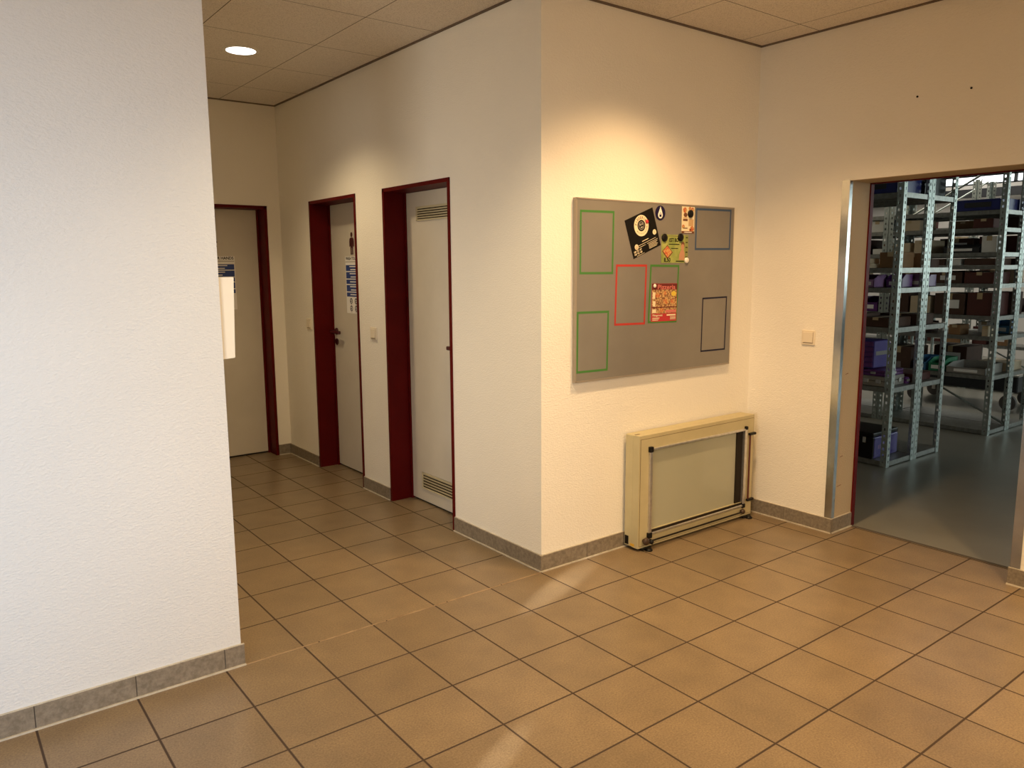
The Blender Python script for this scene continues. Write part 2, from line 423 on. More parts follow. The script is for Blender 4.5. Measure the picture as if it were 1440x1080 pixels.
# ------------------------------------------------------------------ doors (structure, with their own parts)
def door(name, origin, rot, w, h, handle, leaf_inset=0.145, vents=False):
    """local x to the right across the wall, y up, z out of the wall; origin at the left foot of the frame"""
    t = link(name, None); t.location = origin; t.rotation_euler = rot; t['kind'] = 'structure'
    f = 0.022
    fr = MB()
    for x0, x1 in ((0, f), (w-f, w)): fr.box(x0, x1, 0, h, -leaf_inset-0.03, 0.006)
    fr.box(0, w, h-f, h, -leaf_inset-0.03, 0.006)
    for x0, x1 in ((f, f+0.014), (w-f-0.014, w-f)): fr.box(x0, x1, 0, h-f, -leaf_inset-0.03, -leaf_inset+0.012)
    fr.build('frame', M['red'], t)
    l = MB().bevbox(f+0.002, w-f-0.002, 0.012, h-f-0.002, -leaf_inset-0.04, -leaf_inset, 0.002, 1).build('leaf', M['leaf'], t)
    MB().box(f+0.002, w-f-0.002, 0.0, 0.012, -leaf_inset-0.03, -leaf_inset-0.012).build('bottom_seal', M['seal'], t)  # black strip stands in for the shaded gap under the leaf
    hx = f+0.052 if handle == 'left' else w-f-0.052
    s = 1 if handle == 'left' else -1
    z0 = -leaf_inset
    hb = MB(); hb.lathe([(0.026, 0), (0.026, 0.006), (0.022, 0.009), (0.011, 0.009), (0.010, 0.040)], (hx, 1.035, z0))
    # lever: neck, bend and grip
    hb.bevbox(min(hx-s*0.010, hx+s*0.140), max(hx-s*0.010, hx+s*0.140), 1.022, 1.046, z0+0.034, z0+0.054, 0.006, 2)
    hb.build('handle', M['maroon'], t)
    MB().lathe([(0.025, 0), (0.025, 0.006), (0.021, 0.009)], (hx, 0.957, z0)).build('keyhole_plate', M['maroon'], t)
    if vents:
        for vy, vh in ((1.785, 0.085), (0.095, 0.105)):
            vx0, vx1 = w-f-0.576, w-f-0.15
            g = MB(); g.cur = 0
            g.box(vx0, vx1, vy, vy+vh, z0, z0+0.003)
            g.box(vx0, vx1, vy, vy+0.007, z0, z0+0.008); g.box(vx0, vx1, vy+vh-0.007, vy+vh, z0, z0+0.008)
            g.box(vx0, vx0+0.007, vy, vy+vh, z0, z0+0.008); g.box(vx1-0.007, vx1, vy, vy+vh, z0, z0+0.008)
            k = 5; st = (vh-0.014)/k
            for i in range(k):
                y = vy+0.007+i*st
                g.cur = 1; g.box(vx0+0.012, vx1-0.012, y+st*0.12, y+st*0.52, z0, z0+0.0038)
                g.cur = 0
                g.add([(vx0+0.007, y+st*0.55, z0+0.004), (vx1-0.007, y+st*0.55, z0+0.004), (vx1-0.007, y+st*1.05, z0+0.009), (vx0+0.007, y+st*1.05, z0+0.009),
                       (vx0+0.007, y+st*0.95, z0+0.003), (vx1-0.007, y+st*0.95, z0+0.003)], [(0,1,2,3),(3,2,5,4)])
            g.build('vent_grille', [mat('grille_cream', (0.56, 0.50, 0.33), 0.45), M['darkslot']], t)
    return t
d1 = door('door_1', (XB, D1[1], 0), ROT_C, D1[1]-D1[0], DZ, 'right', vents=True)
d2 = door('door_2', (XB, D2[1], 0), ROT_C, D2[1]-D2[0], DZ, 'left')
d3 = door('door_3', (D3[0], YE, 0), ROT_A, D3[1]-D3[0], DZ, 'left')

def pictogram_man(cx, y0, z, h):
    b = MB()
    b.ellipse(cx, y0+h*0.885, h*0.105, h*0.115, z)
    sh = [(-0.27,0.60),(-0.24,0.70),(-0.14,0.755),(0.14,0.755),(0.24,0.70),(0.27,0.60),(0.27,0.36),(0.21,0.34),(0.155,0.40),(0.155,0.0),(0.02,0.0),(0.02,0.3),(-0.02,0.3),(-0.02,0.0),(-0.155,0.0),(-0.155,0.40),(-0.21,0.34),(-0.27,0.36)]
    for a, q in ((0, 1),):
        b.add([(cx+x*h*0.86, y0+y*h, z) for x, y in sh], [(0,1,2,3,4,5,6,7,8,15,16,17), (8,9,10,11,12,13,14,15)])
    return b
def pictogram_woman(cx, y0, z, h):
    b = MB()
    b.ellipse(cx, y0+h*0.885, h*0.105, h*0.115, z)
    sh = [(-0.12,0.755),(0.12,0.755),(0.20,0.70),(0.36,0.42),(0.30,0.38),(0.20,0.55),(0.34,0.24),(0.12,0.24),(0.12,0.0),(-0.12,0.0),(-0.12,0.24),(-0.34,0.24),(-0.20,0.55),(-0.30,0.38),(-0.36,0.42),(-0.20,0.70)]
    b.add([(cx+x*h, y0+y*h, z) for x, y in sh], [(0,1,2,5,6,7,10,11,12,15),(2,3,4,5),(12,13,14,15),(7,8,9,10)])
    return b
zl = -0.145+0.0008
pictogram_man(D2[1]-2.595, 1.596, zl, 0.158).build('pictogram', M['maroon'], d2)
pictogram_woman(1.035-D3[0], 1.625, zl, 0.19).build('pictogram', M['maroon'], d3)

def hands_poster(label, origin, rot, w, h):
    t = thing('poster', label, 'poster', origin, rot, 'hand washing posters')
    MB().box(0, w, 0, h, 0, 0.0006).build('sheet', M['paper'], t)
    b = MB(); text(b, 'WASH YOUR HANDS', w*0.5, h-0.026, 0.0012, 0.031, 'CENTER', sx=w/0.315, bold=0.0012); b.build('headline', M['ink'], t)
    b = MB(); b.rect(0.004, w-0.004, h-0.041, h-0.036, 0.0010); b.build('rule', M['greyink'], t)
    y = h-0.062
    for i, ph in enumerate((0.042, 0.046, 0.032, 0.046, 0.030)):
        p = MB(); q = MB()
        p.rect(0.006+i*0.0006, w-0.006, y-ph, y, 0.0010)
        n = 2 if ph > 0.035 else 1
        for k in range(n):
            yy = y-ph*(k+0.5)/n
            q.rect(w*0.22+0.012*k, w*0.80-0.02*((i+k) % 3), yy-0.0035, yy+0.0035, 0.0014)
        y -= ph+0.007
        pp = p.build('text_panel', M['blueink'], t); q.build('lettering', M['paper'], pp)
    for r in range(2):
        for k in range(3):
            cx, cy = w*(0.25+0.25*k), 0.088-r*0.053
            c = MB(); e = MB()
            c.annulus(cx, cy, 0.014, 0.021, 0.0010, 24)
            c.ellipse(cx-0.003+0.002*k, cy-0.003, 0.008, 0.006, 0.0011, 10, a0=0.5*k); c.rect(cx-0.002, cx+0.004, cy-0.002, cy+0.012, 0.0012)
            e.rect(cx-0.012, cx+0.012, cy-0.029, cy-0.026, 0.0010)
            ic = c.build('icon', M['navyink'], t); e.build('caption', M['greyink'], ic)
    return t
XL = XB+0.145
hands_poster('blue and white hand washing poster on the red-framed door with man pictogram', (XL-0.0008, 2.705, 1.18), ROT_C, 0.297, 0.405)
hands_poster('blue and white hand washing poster on the corridor end door, half hidden', (0.93, YE+0.145-0.0008, 1.185), ROT_A, 0.297, 0.415)

# ------------------------------------------------------------------ switches, ceiling light, white sheet
def light_switch(label, loc, rot):
    t = thing('light_switch', label, 'light switch', loc, rot, 'light switches')
    MB().bevbox(-0.041, 0.041, -0.041, 0.041, 0, 0.009, 0.003).build('plate', M['switch'], t)
    b = MB().bevbox(-0.029, 0.029, -0.028, 0.030, 0.008, 0.014, 0.002)
    r = b.build('rocker', M['switch'], t)
    b = MB(); b.rect(-0.030, 0.030, -0.0315, -0.0285, 0.0093); b.rect(0.0295, 0.0315, -0.03, 0.03, 0.0093); b.build('gap', M['switchshade'], r)  # dark strips paint the shade below and right of the rocker
    return t
light_switch('square cream light switch beside the storeroom opening', (XC, -0.071, 1.098), ROT_C)
light_switch('white light switch between the two red-framed corridor doors', (XB, 2.018, 1.080), ROT_C)
light_switch('white light switch near the inner corner at the corridor end', (XB, 3.055, 1.090), ROT_C)

t = thing('ceiling_light', 'round white recessed downlight glowing in the corridor ceiling', 'ceiling light', (0.83, 2.15, ZC))
MB().annulus(0, 0, 0.088, 0.103, -0.0022, 40).lathe([(0.104, -0.0001), (0.104, -0.002), (0.089, -0.0045), (0.088, -0.0045)], n=40).build('trim_ring', M['ring'], t)
b = MB(); b.lathe([(0.089, -0.001), (0.089, -0.004), (0.05, -0.007), (0.001, -0.0075)], n=40)
b.build('diffuser', M['lamp'], t, True)

t = MB().add([(XD-0.002, YA+0.012, 1.175), (XD+0.046, YA+0.012, 1.178), (XD+0.057, YA+0.012, 1.470), (XD-0.002, YA+0.012, 1.470),
              (XD-0.002, YA+0.015, 1.175), (XD+0.046, YA+0.015, 1.178), (XD+0.057, YA+0.015, 1.470), (XD-0.002, YA+0.015, 1.470)],
             [(0,1,2,3),(4,5,6,7),(0,1,5,4),(1,2,6,5),(2,3,7,6),(3,0,4,7)]).build('paper_sheet', M['sheet'])
tag(t, 'plain white sheet sticking out past the end of the near left wall', 'sheet')

# ------------------------------------------------------------------ notice board
BDX0, BDX1, BDZ0, BDZ1 = 1.757, 2.966, 0.936, 1.825
YB = 0.298
board = thing('notice_board', 'large grey magnetic notice board with coloured tape rectangles on the white wall', 'notice board', (BDX0, YB, BDZ0), ROT_A)
BW, BHh = BDX1-BDX0, BDZ1-BDZ0
MB().bevbox(0, BW, 0, BHh, -0.021, 0, 0.002, 1).build('panel', M['board'], board)
b = MB()
for x0, x1, y0, y1 in ((-0.004, 0.003, -0.004, BHh+0.004), (BW-0.003, BW+0.004, -0.004, BHh+0.004), (0, BW, -0.004, 0.003), (0, BW, BHh-0.003, BHh+0.004)):
    b.box(x0, x1, y0, y1, -0.021, 0.0015)
b.build('edge_profile', M['boardedge'], board)
def tape(pts, m, label, w=0.011):
    pts = [Vector((x-BDX0, z-BDZ0, 0)) for x, z in pts]       # tl, tr, br, bl
    c = sum(pts, Vector())/4
    inn = []
    for p in pts:
        d = p-c; inn.append(Vector((p.x-math.copysign(w, d.x), p.y-math.copysign(w, d.y), 0)))
    b = MB()
    for i in range(4):
        j = (i+1) % 4
        b.quad(*[(q.x, q.y, 0.0006) for q in (pts[i], pts[j], inn[j], inn[i])])
    o = b.build('tape_frame', m, board); o['label'] = label
tape([(1.778,1.772),(2.010,1.774),(2.006,1.463),(1.777,1.464)], M['green'], 'green tape rectangle at upper left')
tape([(1.762,1.283),(1.981,1.281),(1.976,0.976),(1.760,0.978)], M['green'], 'green tape rectangle at lower left')
tape([(2.026,1.511),(2.253,1.510),(2.246,1.198),(2.019,1.202)], M['redtape'], 'red tape rectangle')
tape([(2.278,1.510),(2.507,1.507),(2.496,1.198),(2.267,1.203)], M['green'], 'green tape rectangle around the red menu')
tape([(2.633,1.814),(2.943,1.817),(2.941,1.591),(2.632,1.588)], M['bluetape'], 'blue tape rectangle')
tape([(2.709,1.325),(2.930,1.328),(2.926,1.018),(2.706,1.019)], M['navytape'], 'dark navy tape rectangle', 0.009)

def sheet_thing(name, label, cat, x, z, ang, w, h, m, layer=0.0):
    t = thing(name, label, cat, (x, YB-0.0004-layer, z), (PI/2, ang, 0))
    MB().box(-w/2, w/2, -h/2, h/2, 0, 0.0006).build('sheet', m, t)
    return t
# tilted black flyer
fa = -math.atan2(1.803-1.729, 2.283-2.08)
fl = sheet_thing('flyer', 'tilted black flyer with round cream emblem near the top of the notice board', 'flyer', 2.218, 1.6705, fa, 0.216, 0.204, M['flyer'])
# the emblem and print
b = MB(); b.annulus(0, 0.040, 0.029, 0.054, 0.0010, 48); b.ellipse(-0.068, -0.052, 0.014, 0.014, 0.0010); b.ellipse(0.083, -0.022, 0.014, 0.014, 0.0010)
b.build('emblem', M['creamink'], fl)
b = MB()
word = 'PIZZERIA'
for i, ch in enumerate(word):
    a = PI*0.86-i*(PI*0.72)/(len(word)-1)
    text(b, ch, 0.0345*math.cos(a), 0.040+0.0345*math.sin(a), 0.0014, 0.017, 'CENTER', a-PI/2, bold=0.0008)
for a in (-0.45, PI+0.45): b.ellipse(0.0415*math.cos(a), 0.04+0.0415*math.sin(a), 0.003, 0.003, 0.0014, 8)
for i in range(9):
    a = -PI*0.80+i*(PI*0.6)/8; b.ellipse(0.0415*math.cos(a), 0.04+0.0415*math.sin(a), 0.0018, 0.0026, 0.0014, 8)
b.build('emblem_print', M['brownink'], fl)
text(MB(), '22', -0.068, -0.058, 0.0014, 0.016, 'CENTER').build('badge_print', M['brownink'], fl); text(MB(), '1', 0.083, -0.028, 0.0014, 0.016, 'CENTER').build('badge_print', M['brownink'], fl)
b = MB(); b.annulus(0, 0.040, 0.018, 0.021, 0.0010, 30); b.ellipse(-0.006, 0.047, 0.006, 0.006, 0.001, 12); b.ellipse(0.008, 0.046, 0.0055, 0.0055, 0.001, 12); b.ellipse(0.0, 0.031, 0.010, 0.004, 0.001, 14)
b.build('emblem_centre', M['greyink'], fl)
b = MB()
b.rect(-0.02, 0.03, -0.040, -0.0365, 0.001)
for k, (x0, x1, y) in enumerate(((-0.055, 0.085, -0.050), (-0.078, 0.0, -0.060), (0.012, 0.096, -0.060))): b.rect(x0, x1, y-0.002, y, 0.001)
text(b, '08 92 47', -0.095, -0.078, 0.001, 0.014, sx=1.2, bold=0.0006); text(b, '08 92 48', -0.095, -0.091, 0.001, 0.014, sx=1.2, bold=0.0006)
for k in range(4): b.rect(0.020, 0.090-0.008*(k % 2), -0.070-0.007*k, -0.0675-0.007*k, 0.001)
b.rect(-0.08, -0.02, -0.0985, -0.0965, 0.001)
b.build('lettering', M['creamink'], fl)
# round drop sticker
st = thing('sticker', 'round dark blue sticker with a white drop beside the black flyer', 'sticker', (2.346, YB-0.0006, 1.777), ROT_A)
MB().lathe([(0.038, 0), (0.038, 0.001)], n=40).build('disc', M['navyink'], st)
b = MB(); pts = []
for i in range(25):
    a = -PI*0.5+2*PI*i/24
    r = 0.019; x, y = r*math.cos(a), r*math.sin(a)-0.010
    pts.append((x, y))
drop = [(0.0, 0.034)]
for i in range(20):
    a = math.radians(28)-i*math.radians(236)/19; drop.append((0.018*math.cos(a), -0.010+0.018*math.sin(a)))
b.poly(drop, 0.0014); b.build('drop', M['paper'], st)
b = MB(); b.rect(-0.008, 0.008, -0.020, -0.008, 0.0018); b.annulus(0, -0.006, 0.005, 0.0075, 0.0018, 18); b.build('lock', M['navyink'], st)
# menu card, top right
cd = sheet_thing('menu_card', 'small upright orange and white menu card under a black magnet, top right', 'menu', 2.569, 1.7475, 0.0, 0.104, 0.142, M['creamink'])
b = MB()
for x, y, r in ((-0.028, 0.052, 0.016), (0.035, 0.056, 0.013), (0.012, 0.062, 0.010), (0.034, -0.047, 0.017), (-0.038, -0.035, 0.011), (0.018, -0.052, 0.008)): MB().ellipse(x, y, r, r*0.9, 0.001, 16).build('food_picture', M['foodred'], cd)
b = MB(); b.rect(-0.052, 0.052, -0.071, -0.059, 0.0011); b.ellipse(-0.022, 0.027, 0.016, 0.012, 0.001, 14); b.rect(-0.042, -0.004, -0.006, 0.006, 0.001); b.rect(-0.042, -0.004, -0.046, -0.041, 0.001)
b.build('dark_print', M['brownink'], cd)
b = MB(); b.rect(0.004, 0.045, -0.032, 0.005, 0.001); b.rect(-0.04, -0.006, 0.009, 0.014, 0.001); b.build('text_block', M['tanink'], cd)
b = MB(); b.rect(-0.03, 0.032, -0.067, -0.063, 0.0014); b.build('footer', M['paper'], cd)
# green flyer
gf = sheet_thing('flyer', 'lime green flyer with pizza picture and portrait, held by two black magnets', 'flyer', 2.467, 1.593, 0.0, 0.214, 0.148, M['limeink'])
b = MB(); b.poly([(-0.102,-0.014),(-0.060,0.020),(-0.016,-0.020),(-0.058,-0.056)], 0.001); b.build('cutting_board', M['brownink'], gf)
b = MB(); b.poly([(-0.094,-0.012),(-0.060,0.015),(-0.024,-0.018),(-0.058,-0.047)], 0.0013); b.build('pizza_picture', M['foodred'], gf)
b = MB(); b.poly([(0.034,-0.060),(0.036,-0.03),(0.050,-0.005),(0.072,-0.004),(0.080,-0.025),(0.078,-0.060)], 0.001); b.ellipse(0.062, 0.013, 0.013, 0.020, 0.0012, 20); b.build('portrait', M['skin'], gf)
b = MB(); b.add([(0.047,0.018,0.0015),(0.052,0.034,0.0015),(0.066,0.040,0.0015),(0.077,0.030,0.0015),(0.077,0.008,0.0015),(0.072,0.024,0.0015),(0.058,0.026,0.0015)], [(0,1,2,3,4,5,6)]); b.build('portrait_hair', M['brownink'], gf)
b = MB(); b.rect(0.081, 0.107, -0.074, 0.074, 0.001); b.rect(-0.055, 0.04, 0.062, 0.070, 0.001); b.build('side_column', M['olive'], gf)
b = MB(); text(b, 'EST BO', -0.010, 0.036, 0.0014, 0.028, 'CENTER', sx=0.82, bold=0.001); text(b, '8,50', -0.086, -0.069, 0.0014, 0.030, bold=0.0012); b.rect(-0.05, 0.035, 0.022, 0.026, 0.0014); b.rect(-0.03, 0.025, 0.000, 0.004, 0.0014); b.rect(0.01, 0.076, -0.068, -0.063, 0.0014)
for k in range(5): b.rect(0.086, 0.102, 0.058-0.026*k, 0.063-0.026*k, 0.0014)
b.build('lettering', M['ink'], gf)
# red menu
rm = sheet_thing('menu', 'red and brown pizza menu full of food pictures inside the green tape', 'menu', 2.393, 1.309, 0.010, 0.200, 0.202, M['redink'])
b = MB(); b.rect(-0.1, 0.1, 0.066, 0.1, 0.001); b.rect(-0.1, 0.1, -0.028, -0.023, 0.0018); b.build('dark_band', M['darkred'], rm)
b = MB(); b.rect(-0.098, 0.098, -0.058, 0.068, 0.0013); b.build('food_picture', M['food'], rm)
b = MB()
for x, y, r in ((-0.055, 0.038, 0.017), (0.0, 0.05, 0.014), (0.01, 0.005, 0.02), (0.065, 0.004, 0.018), (-0.02, -0.042, 0.016), (-0.078, 0.0, 0.012)): MB().ellipse(x, y, r, r*0.75, 0.0016, 16).build('pizza_picture', M['foodred'], rm)
b = MB(); b.ellipse(0.072, 0.046, 0.02, 0.014, 0.0020, 16); b.build('price_star', M['yellowink'], rm)
b = MB(); b.rect(-0.095, -0.065, -0.055, -0.035, 0.0020); b.rect(-0.095, -0.075, 0.02, 0.055, 0.002); b.rect(-0.092, -0.072, -0.02, 0.008, 0.002); b.build('pale_picture', M['creamink'], rm)
b = MB(); text(b, 'Pizzeria', 0.012, 0.070, 0.0020, 0.034, 'CENTER', sx=1.35, bold=0.0015); b.rect(0.01, 0.095, -0.055, -0.040, 0.0019)
b.build('title', M['pinkink'], rm)
b = MB(); text(b, 'Mittagsmenü', -0.092, -0.073, 0.0016, 0.016, sx=0.95, bold=0.0006); b.rect(0.02, 0.092, -0.072, -0.064, 0.0016)
for k in range(3): b.rect(-0.092, -0.035-0.006*k, -0.083-0.006*k, -0.080-0.006*k, 0.0016)
for k in range(3): b.rect(0.048, 0.092, -0.080-0.006*k, -0.077-0.006*k, 0.0016)
b.build('lettering', M['creamink'], rm)

def magnet(label, x, z, r, m, h=0.009, out=0.0008):
    t = MB().lathe([(r, 0), (r, h*0.6), (r*0.86, h), (r*0.3, h*1.06)], n=28).build('magnet', m, None, True)
    t.location = (x, YB-out, z); t.rotation_euler = ROT_A
    return tag(t, label, 'magnet', 'magnets on the notice board')
magnet('black round magnet on the left corner of the green flyer', 2.381, 1.650, 0.021, M['black'])
magnet('black round magnet on the upper right of the green flyer', 2.509, 1.654, 0.021, M['black'])
magnet('black round magnet on the orange and white menu card', 2.585, 1.781, 0.021, M['black'])
magnet('small yellow white magnet at bottom right of the green flyer', 2.561, 1.532, 0.0155, M['white'])
magnet('tiny white magnet at top left of the red menu', 2.313, 1.398, 0.010, M['white'], 0.006, 0.0008)
magnet('tiny red magnet at the upper right of the cream emblem on black flyer', 2.244, 1.729, 0.010, M['redink'], 0.006, 0.0008)

# ------------------------------------------------------------------ cream cabinet with glass front on the floor
CX0, CX1, CY0, CY1, CZ0, CZ1 = 2.122, 3.106, 0.202, 0.304, 0.016, 0.626
cab = thing('glass_front_cabinet', 'flat cream metal cabinet with glass front standing on the floor under notice board', 'cabinet', (CX0, CY0, 0), (0, 0, 0))
W, Dp, H0, H1 = CX1-CX0, CY1-CY0, CZ0, CZ1
fx0, fx1, fz0, fz1 = 0.085, 0.905, 0.105, 0.545     # window opening in the front
b = MB()
b.bevbox(0, W, 0.045, Dp, H0, H1, 0.003, 1)                    # body behind the front panel
for x0, x1, z0, z1 in ((0, fx0, H0, H1), (fx1, W, H0, H1), (fx0, fx1, H0, fz0), (fx0, fx1, fz1, H1)):
    b.box(x0, x1, 0.002, 0.046, z0, z1)
b.build('housing', M['cream'], cab)
b = MB()                                                       # separate front plate with a seam all round
sx, sz = 0.010, 0.020
for x0, x1, z0, z1 in ((sx, fx0, H0+0.012, H1-sz), (fx1, W-0.006, H0+0.012, H1-sz), (fx0, fx1, H0+0.012, fz0), (fx0, fx1, fz1, H1-sz)):
    b.box(x0, x1, 0.0, 0.003, z0, z1)
b.build('front_plate', M['cream'], cab)
b = MB()
e = 0.0022
b.box(sx-e, sx, 0.0005, 0.003, H0+0.012, H1-sz); b.box(sx-e, W-0.004, 0.0005, 0.003, H1-sz, H1-sz+e); b.box(sx-e, W-0.004, 0.0005, 0.003, H0+0.012-e, H0+0.012)
b.box(W-0.006, W-0.006+e, 0.0005, 0.003, H0+0.012, H1-sz)
b.build('seam', M['seam'], cab)
MB().box(fx0, fx1, 0.040, 0.0455, fz0, fz1).build('back_panel', M['cabback'], cab)
MB().quad((fx0, 0.012, fz0), (0.828, 0.012, fz0), (0.828, 0.012, fz1), (fx0, 0.012, fz1)).build('glass_pane', M['glass'], cab)
MB().box(0.830, fx1-0.018, 0.006, 0.040, fz0, fz1).build('dark_gap', M['darkslot'], cab)
b = MB()
b.bevbox(0.070, 0.092, -0.012, 0.012, 0.075, 0.548, 0.003, 1)      # left upright
b.bevbox(0.885, 0.907, -0.012, 0.012, 0.090, 0.548, 0.003, 1)      # right upright
b.bevbox(0.075, 0.905, -0.010, 0.012, 0.540, 0.553, 0.003, 1)      # top rail
b.bevbox(0.085, 0.905, -0.012, 0.012, 0.078, 0.092, 0.003, 1)      # bottom rail
b.build('sash_frame', M['alu'], cab)
MB().box(0.092, 0.885, -0.006, 0.012, 0.092, 0.104).build('rail_slot', M['darkslot'], cab)
for x, z, r in ((0.081, 0.548, 0.015), (0.081, 0.078, 0.016), (0.900, 0.556, 0.010), (0.895, 0.084, 0.013)):
    MB().bevbox(x-r, x+r*0.8, -0.016, 0.006, z-r, z+r, 0.004, 2).build('corner_cap', M['black'], cab)
b = MB(); b.cyl((0.940, -0.006, 0.112), (0.940, -0.006, 0.515), 0.005, n=12); b.build('cord', M['redcord'], cab)
for z in (0.112, 0.515):
    MB().bevbox(0.925, 0.985, -0.018, 0.0, z-0.007, z+0.007, 0.003, 1).build('cord_bracket', M['black'], cab)
b = MB(); b.cyl((0.075, -0.016, 0.049), (0.885, -0.016, 0.049), 0.0045, n=12); b.build('operating_rod', M['black'], cab)
b = MB(); b.lathe([(0.009, 0), (0.010, -0.012), (0.019, -0.014), (0.021, -0.022), (0.017, -0.030), (0.002, -0.031)], (0.040, 0, 0.056), 'y'); b.build('knob', M['brownknob'], cab, True)
b = MB(); b.lathe([(0.006, 0), (0.006, -0.010), (0.013, -0.012), (0.013, -0.026), (0.002, -0.030)], (0.083, 0, 0.045), 'y'); b.build('knob', M['black'], cab, True)
b = MB(); b.lathe([(0.006, 0), (0.006, -0.010), (0.015, -0.012), (0.014, -0.024), (0.002, -0.026)], (0.880, 0, 0.052), 'y'); b.build('knob', M['brownknob'], cab, True)
for x in (0.075, W-0.035):
    b = MB(); b.bevbox(x-0.055, x+0.020, -0.010, 0.075, 0.006, H0, 0.003, 1); b.lathe([(0.020, 0.0), (0.020, 0.006), (0.013, 0.014), (0.002, 0.016)], (x-0.01, -0.018, 0)); b.bevbox(x-0.02, x, -0.02, 0.01, 0.006, 0.013, 0.002, 1)
    b.lathe([(0.018, 0), (0.018, 0.008)], (x-0.02, 0.06, 0))
    b.build('foot', M['black'], cab)
MB().bevbox(-0.002, 0.002, 0.070, 0.096, 0.024, 0.072, 0.001, 1).build('socket', M['black'], cab)
MB().box(-0.0012, 0.001, 0.028, 0.056, 0.022, 0.036).build('warning_label', M['yellowlab'], cab)
MB().box(0.012, 0.045, 0.040, 0.052, H1-0.0005, H1+0.0008).build('latch', M['seam'], cab)

# ------------------------------------------------------------------ storeroom shell
WX1, WY0, WY1, WZ = 13.2, -7.0, 10.0, 4.2
struct(MB().box(XR, WX1, WY0, WY1, -0.12, -0.0005).build('floor_storeroom', M['whfloor']))
struct(MB().box(XR, WX1, WY0, WY1, WZ, WZ+0.1).build('ceiling_storeroom', M['whceil']))
S0, S1 = 2.79, 2.96        # clerestory strip
GY0, GY1, GZ0, GZ1 = -6.4, -2.2, 1.25, 2.6
b = MB()
b.box(WX1, WX1+0.15, GY1, WY1, 0, S0); b.box(WX1, WX1+0.15, WY0, WY1, S1, WZ); b.box(WX1, WX1+0.15, WY0, GY1, GZ1, S0)
b.box(WX1, WX1+0.15, WY0, GY1, 0, GZ0); b.box(WX1, WX1+0.15, WY0, GY0, GZ0, GZ1)
for y in (WY0, -1.2, 1.3, 3.8, 6.3, WY1-0.2): b.box(WX1, WX1+0.15, y, y+0.2, S0, S1)
struct(b.build('wall_storeroom_far', M['whwall']))
for i, (y, z, wd, ht, pm) in enumerate(((-1.0, S0, 2.3, S1-S0, 'pane'), (1.5, S0, 2.3, S1-S0, 'pane'), (4.0, S0, 2.3, S1-S0, 'pane'), (GY0, GZ0, GY1-GY0, GZ1-GZ0, 'pane_big'))):
    w = link('window_%d' % (i+1), None); w.location = (WX1+0.05, y, z); w['kind'] = 'structure'
    MB().box(0.03, 0.04, 0.0, wd, 0.0, ht).build('pane', M[pm], w)
    b = MB()
    for a0, a1, z0, z1 in ((0, wd, 0, 0.03), (0, wd, ht-0.03, ht), (0, 0.05, 0, ht), (wd-0.05, wd, 0, ht), (wd/2-0.025, wd/2+0.025, 0, ht)): b.box(0, 0.05, a0, a1, z0, z1)
    b.build('frame', M['bincharcoal'], w)
struct(MB().box(XR, WX1, WY1, WY1+0.1, 0, WZ).build('wall_storeroom_left', M['whdark']))
struct(MB().box(XR, WX1, WY0-0.1, WY0, 0, WZ).build('wall_storeroom_right', M['whdark']))
struct(MB().box(XR-0.02, XR, YA+0.15, WY1, 0, WZ).box(XR-0.02, XR, BY0, YA+0.15, ZC, WZ).build('wall_storeroom_near', M['whdark']))
# dark steel girder and column in front of the far wall
b = MB(); b.box(WX1-0.25, WX1-0.10, WY0, WY1, 2.58, 2.71)
struct(b.build('trim_8', M['bincharcoal']))

# ------------------------------------------------------------------ shelving units
PH = 2.55
def post_mesh(sx, sy):
    """slotted angle post: corner at origin, legs running to +sx and +sy, holes every 50 mm"""
    b = MB(); w = 0.046; pt = 0.05; n = int(PH/pt); hh = 0.020; hw = 0.013
    for leg in (0, 1):
        def q(u, z):
            return (sx*u, 0, z) if leg == 0 else (0, sy*u, z)
        def strip(u0, u1, z0, z1): b.quad(q(u0, z0), q(u1, z0), q(u1, z1), q(u0, z1))
        c = w*0.58
        for k in range(n):
            z = k*pt
            strip(0, w, z, z+pt-hh)
            strip(0, c-hw/2, z+pt-hh, z+pt); strip(c+hw/2, w, z+pt-hh, z+pt)
    me = b.mesh('post', M['rack'])
    return me
POST = {(a, c): post_mesh(a, c) for a in (1, -1) for c in (1, -1)}
SHELF_CACHE = {}
def shelving_unit(label, x0, x1, y0, y1, heights, brace=False):
    t = thing('shelving_unit', label, 'shelving unit', (x0, y0, 0), group='slotted steel shelving units')
    w, d = x1-x0, y1-y0
    for px, sx in ((0, 1), (w, -1)):
        for py, sy in ((0, 1), (d, -1)):
            o = link('post', POST[(sx, sy)], t); o.location = (px, py, 0.0)
            so = o.modifiers.new('thickness', 'SOLIDIFY'); so.thickness = 0.002; so.offset = 0
    key = (round(w, 3), round(d, 3))
    if key not in SHELF_CACHE:
        b = MB(); e = 0.003
        b.bevbox(e, w-e, e, d-e, -0.004, 0.0, 0.001, 1)
        for a in ((e, w-e, e, e+0.003), (e, w-e, d-e-0.003, d-e), (e, e+0.003, e, d-e), (w-e-0.003, w-e, e, d-e)): b.box(*a, -0.036, 0.0)
        for k in (1, 2): b.box(w*k/3-0.01, w*k/3+0.01, e, d-e, -0.03, -0.003)
        SHELF_CACHE[key] = b.mesh('shelf', M['shelf'])
    for h in heights:
        link('shelf', SHELF_CACHE[key], t).location = (0, 0, h)
    if brace:
        for za, zb in ((0.06, 0.52), (2.5, 1.98)):
            MB().cyl((w-0.018, 0.03, za), (w-0.018, d-0.03, zb), 0.010, n=8).build('brace', M['rack'], t)
    return t
H1a = [0.042, 0.60, 1.045, 1.335, 1.48, 2.015]
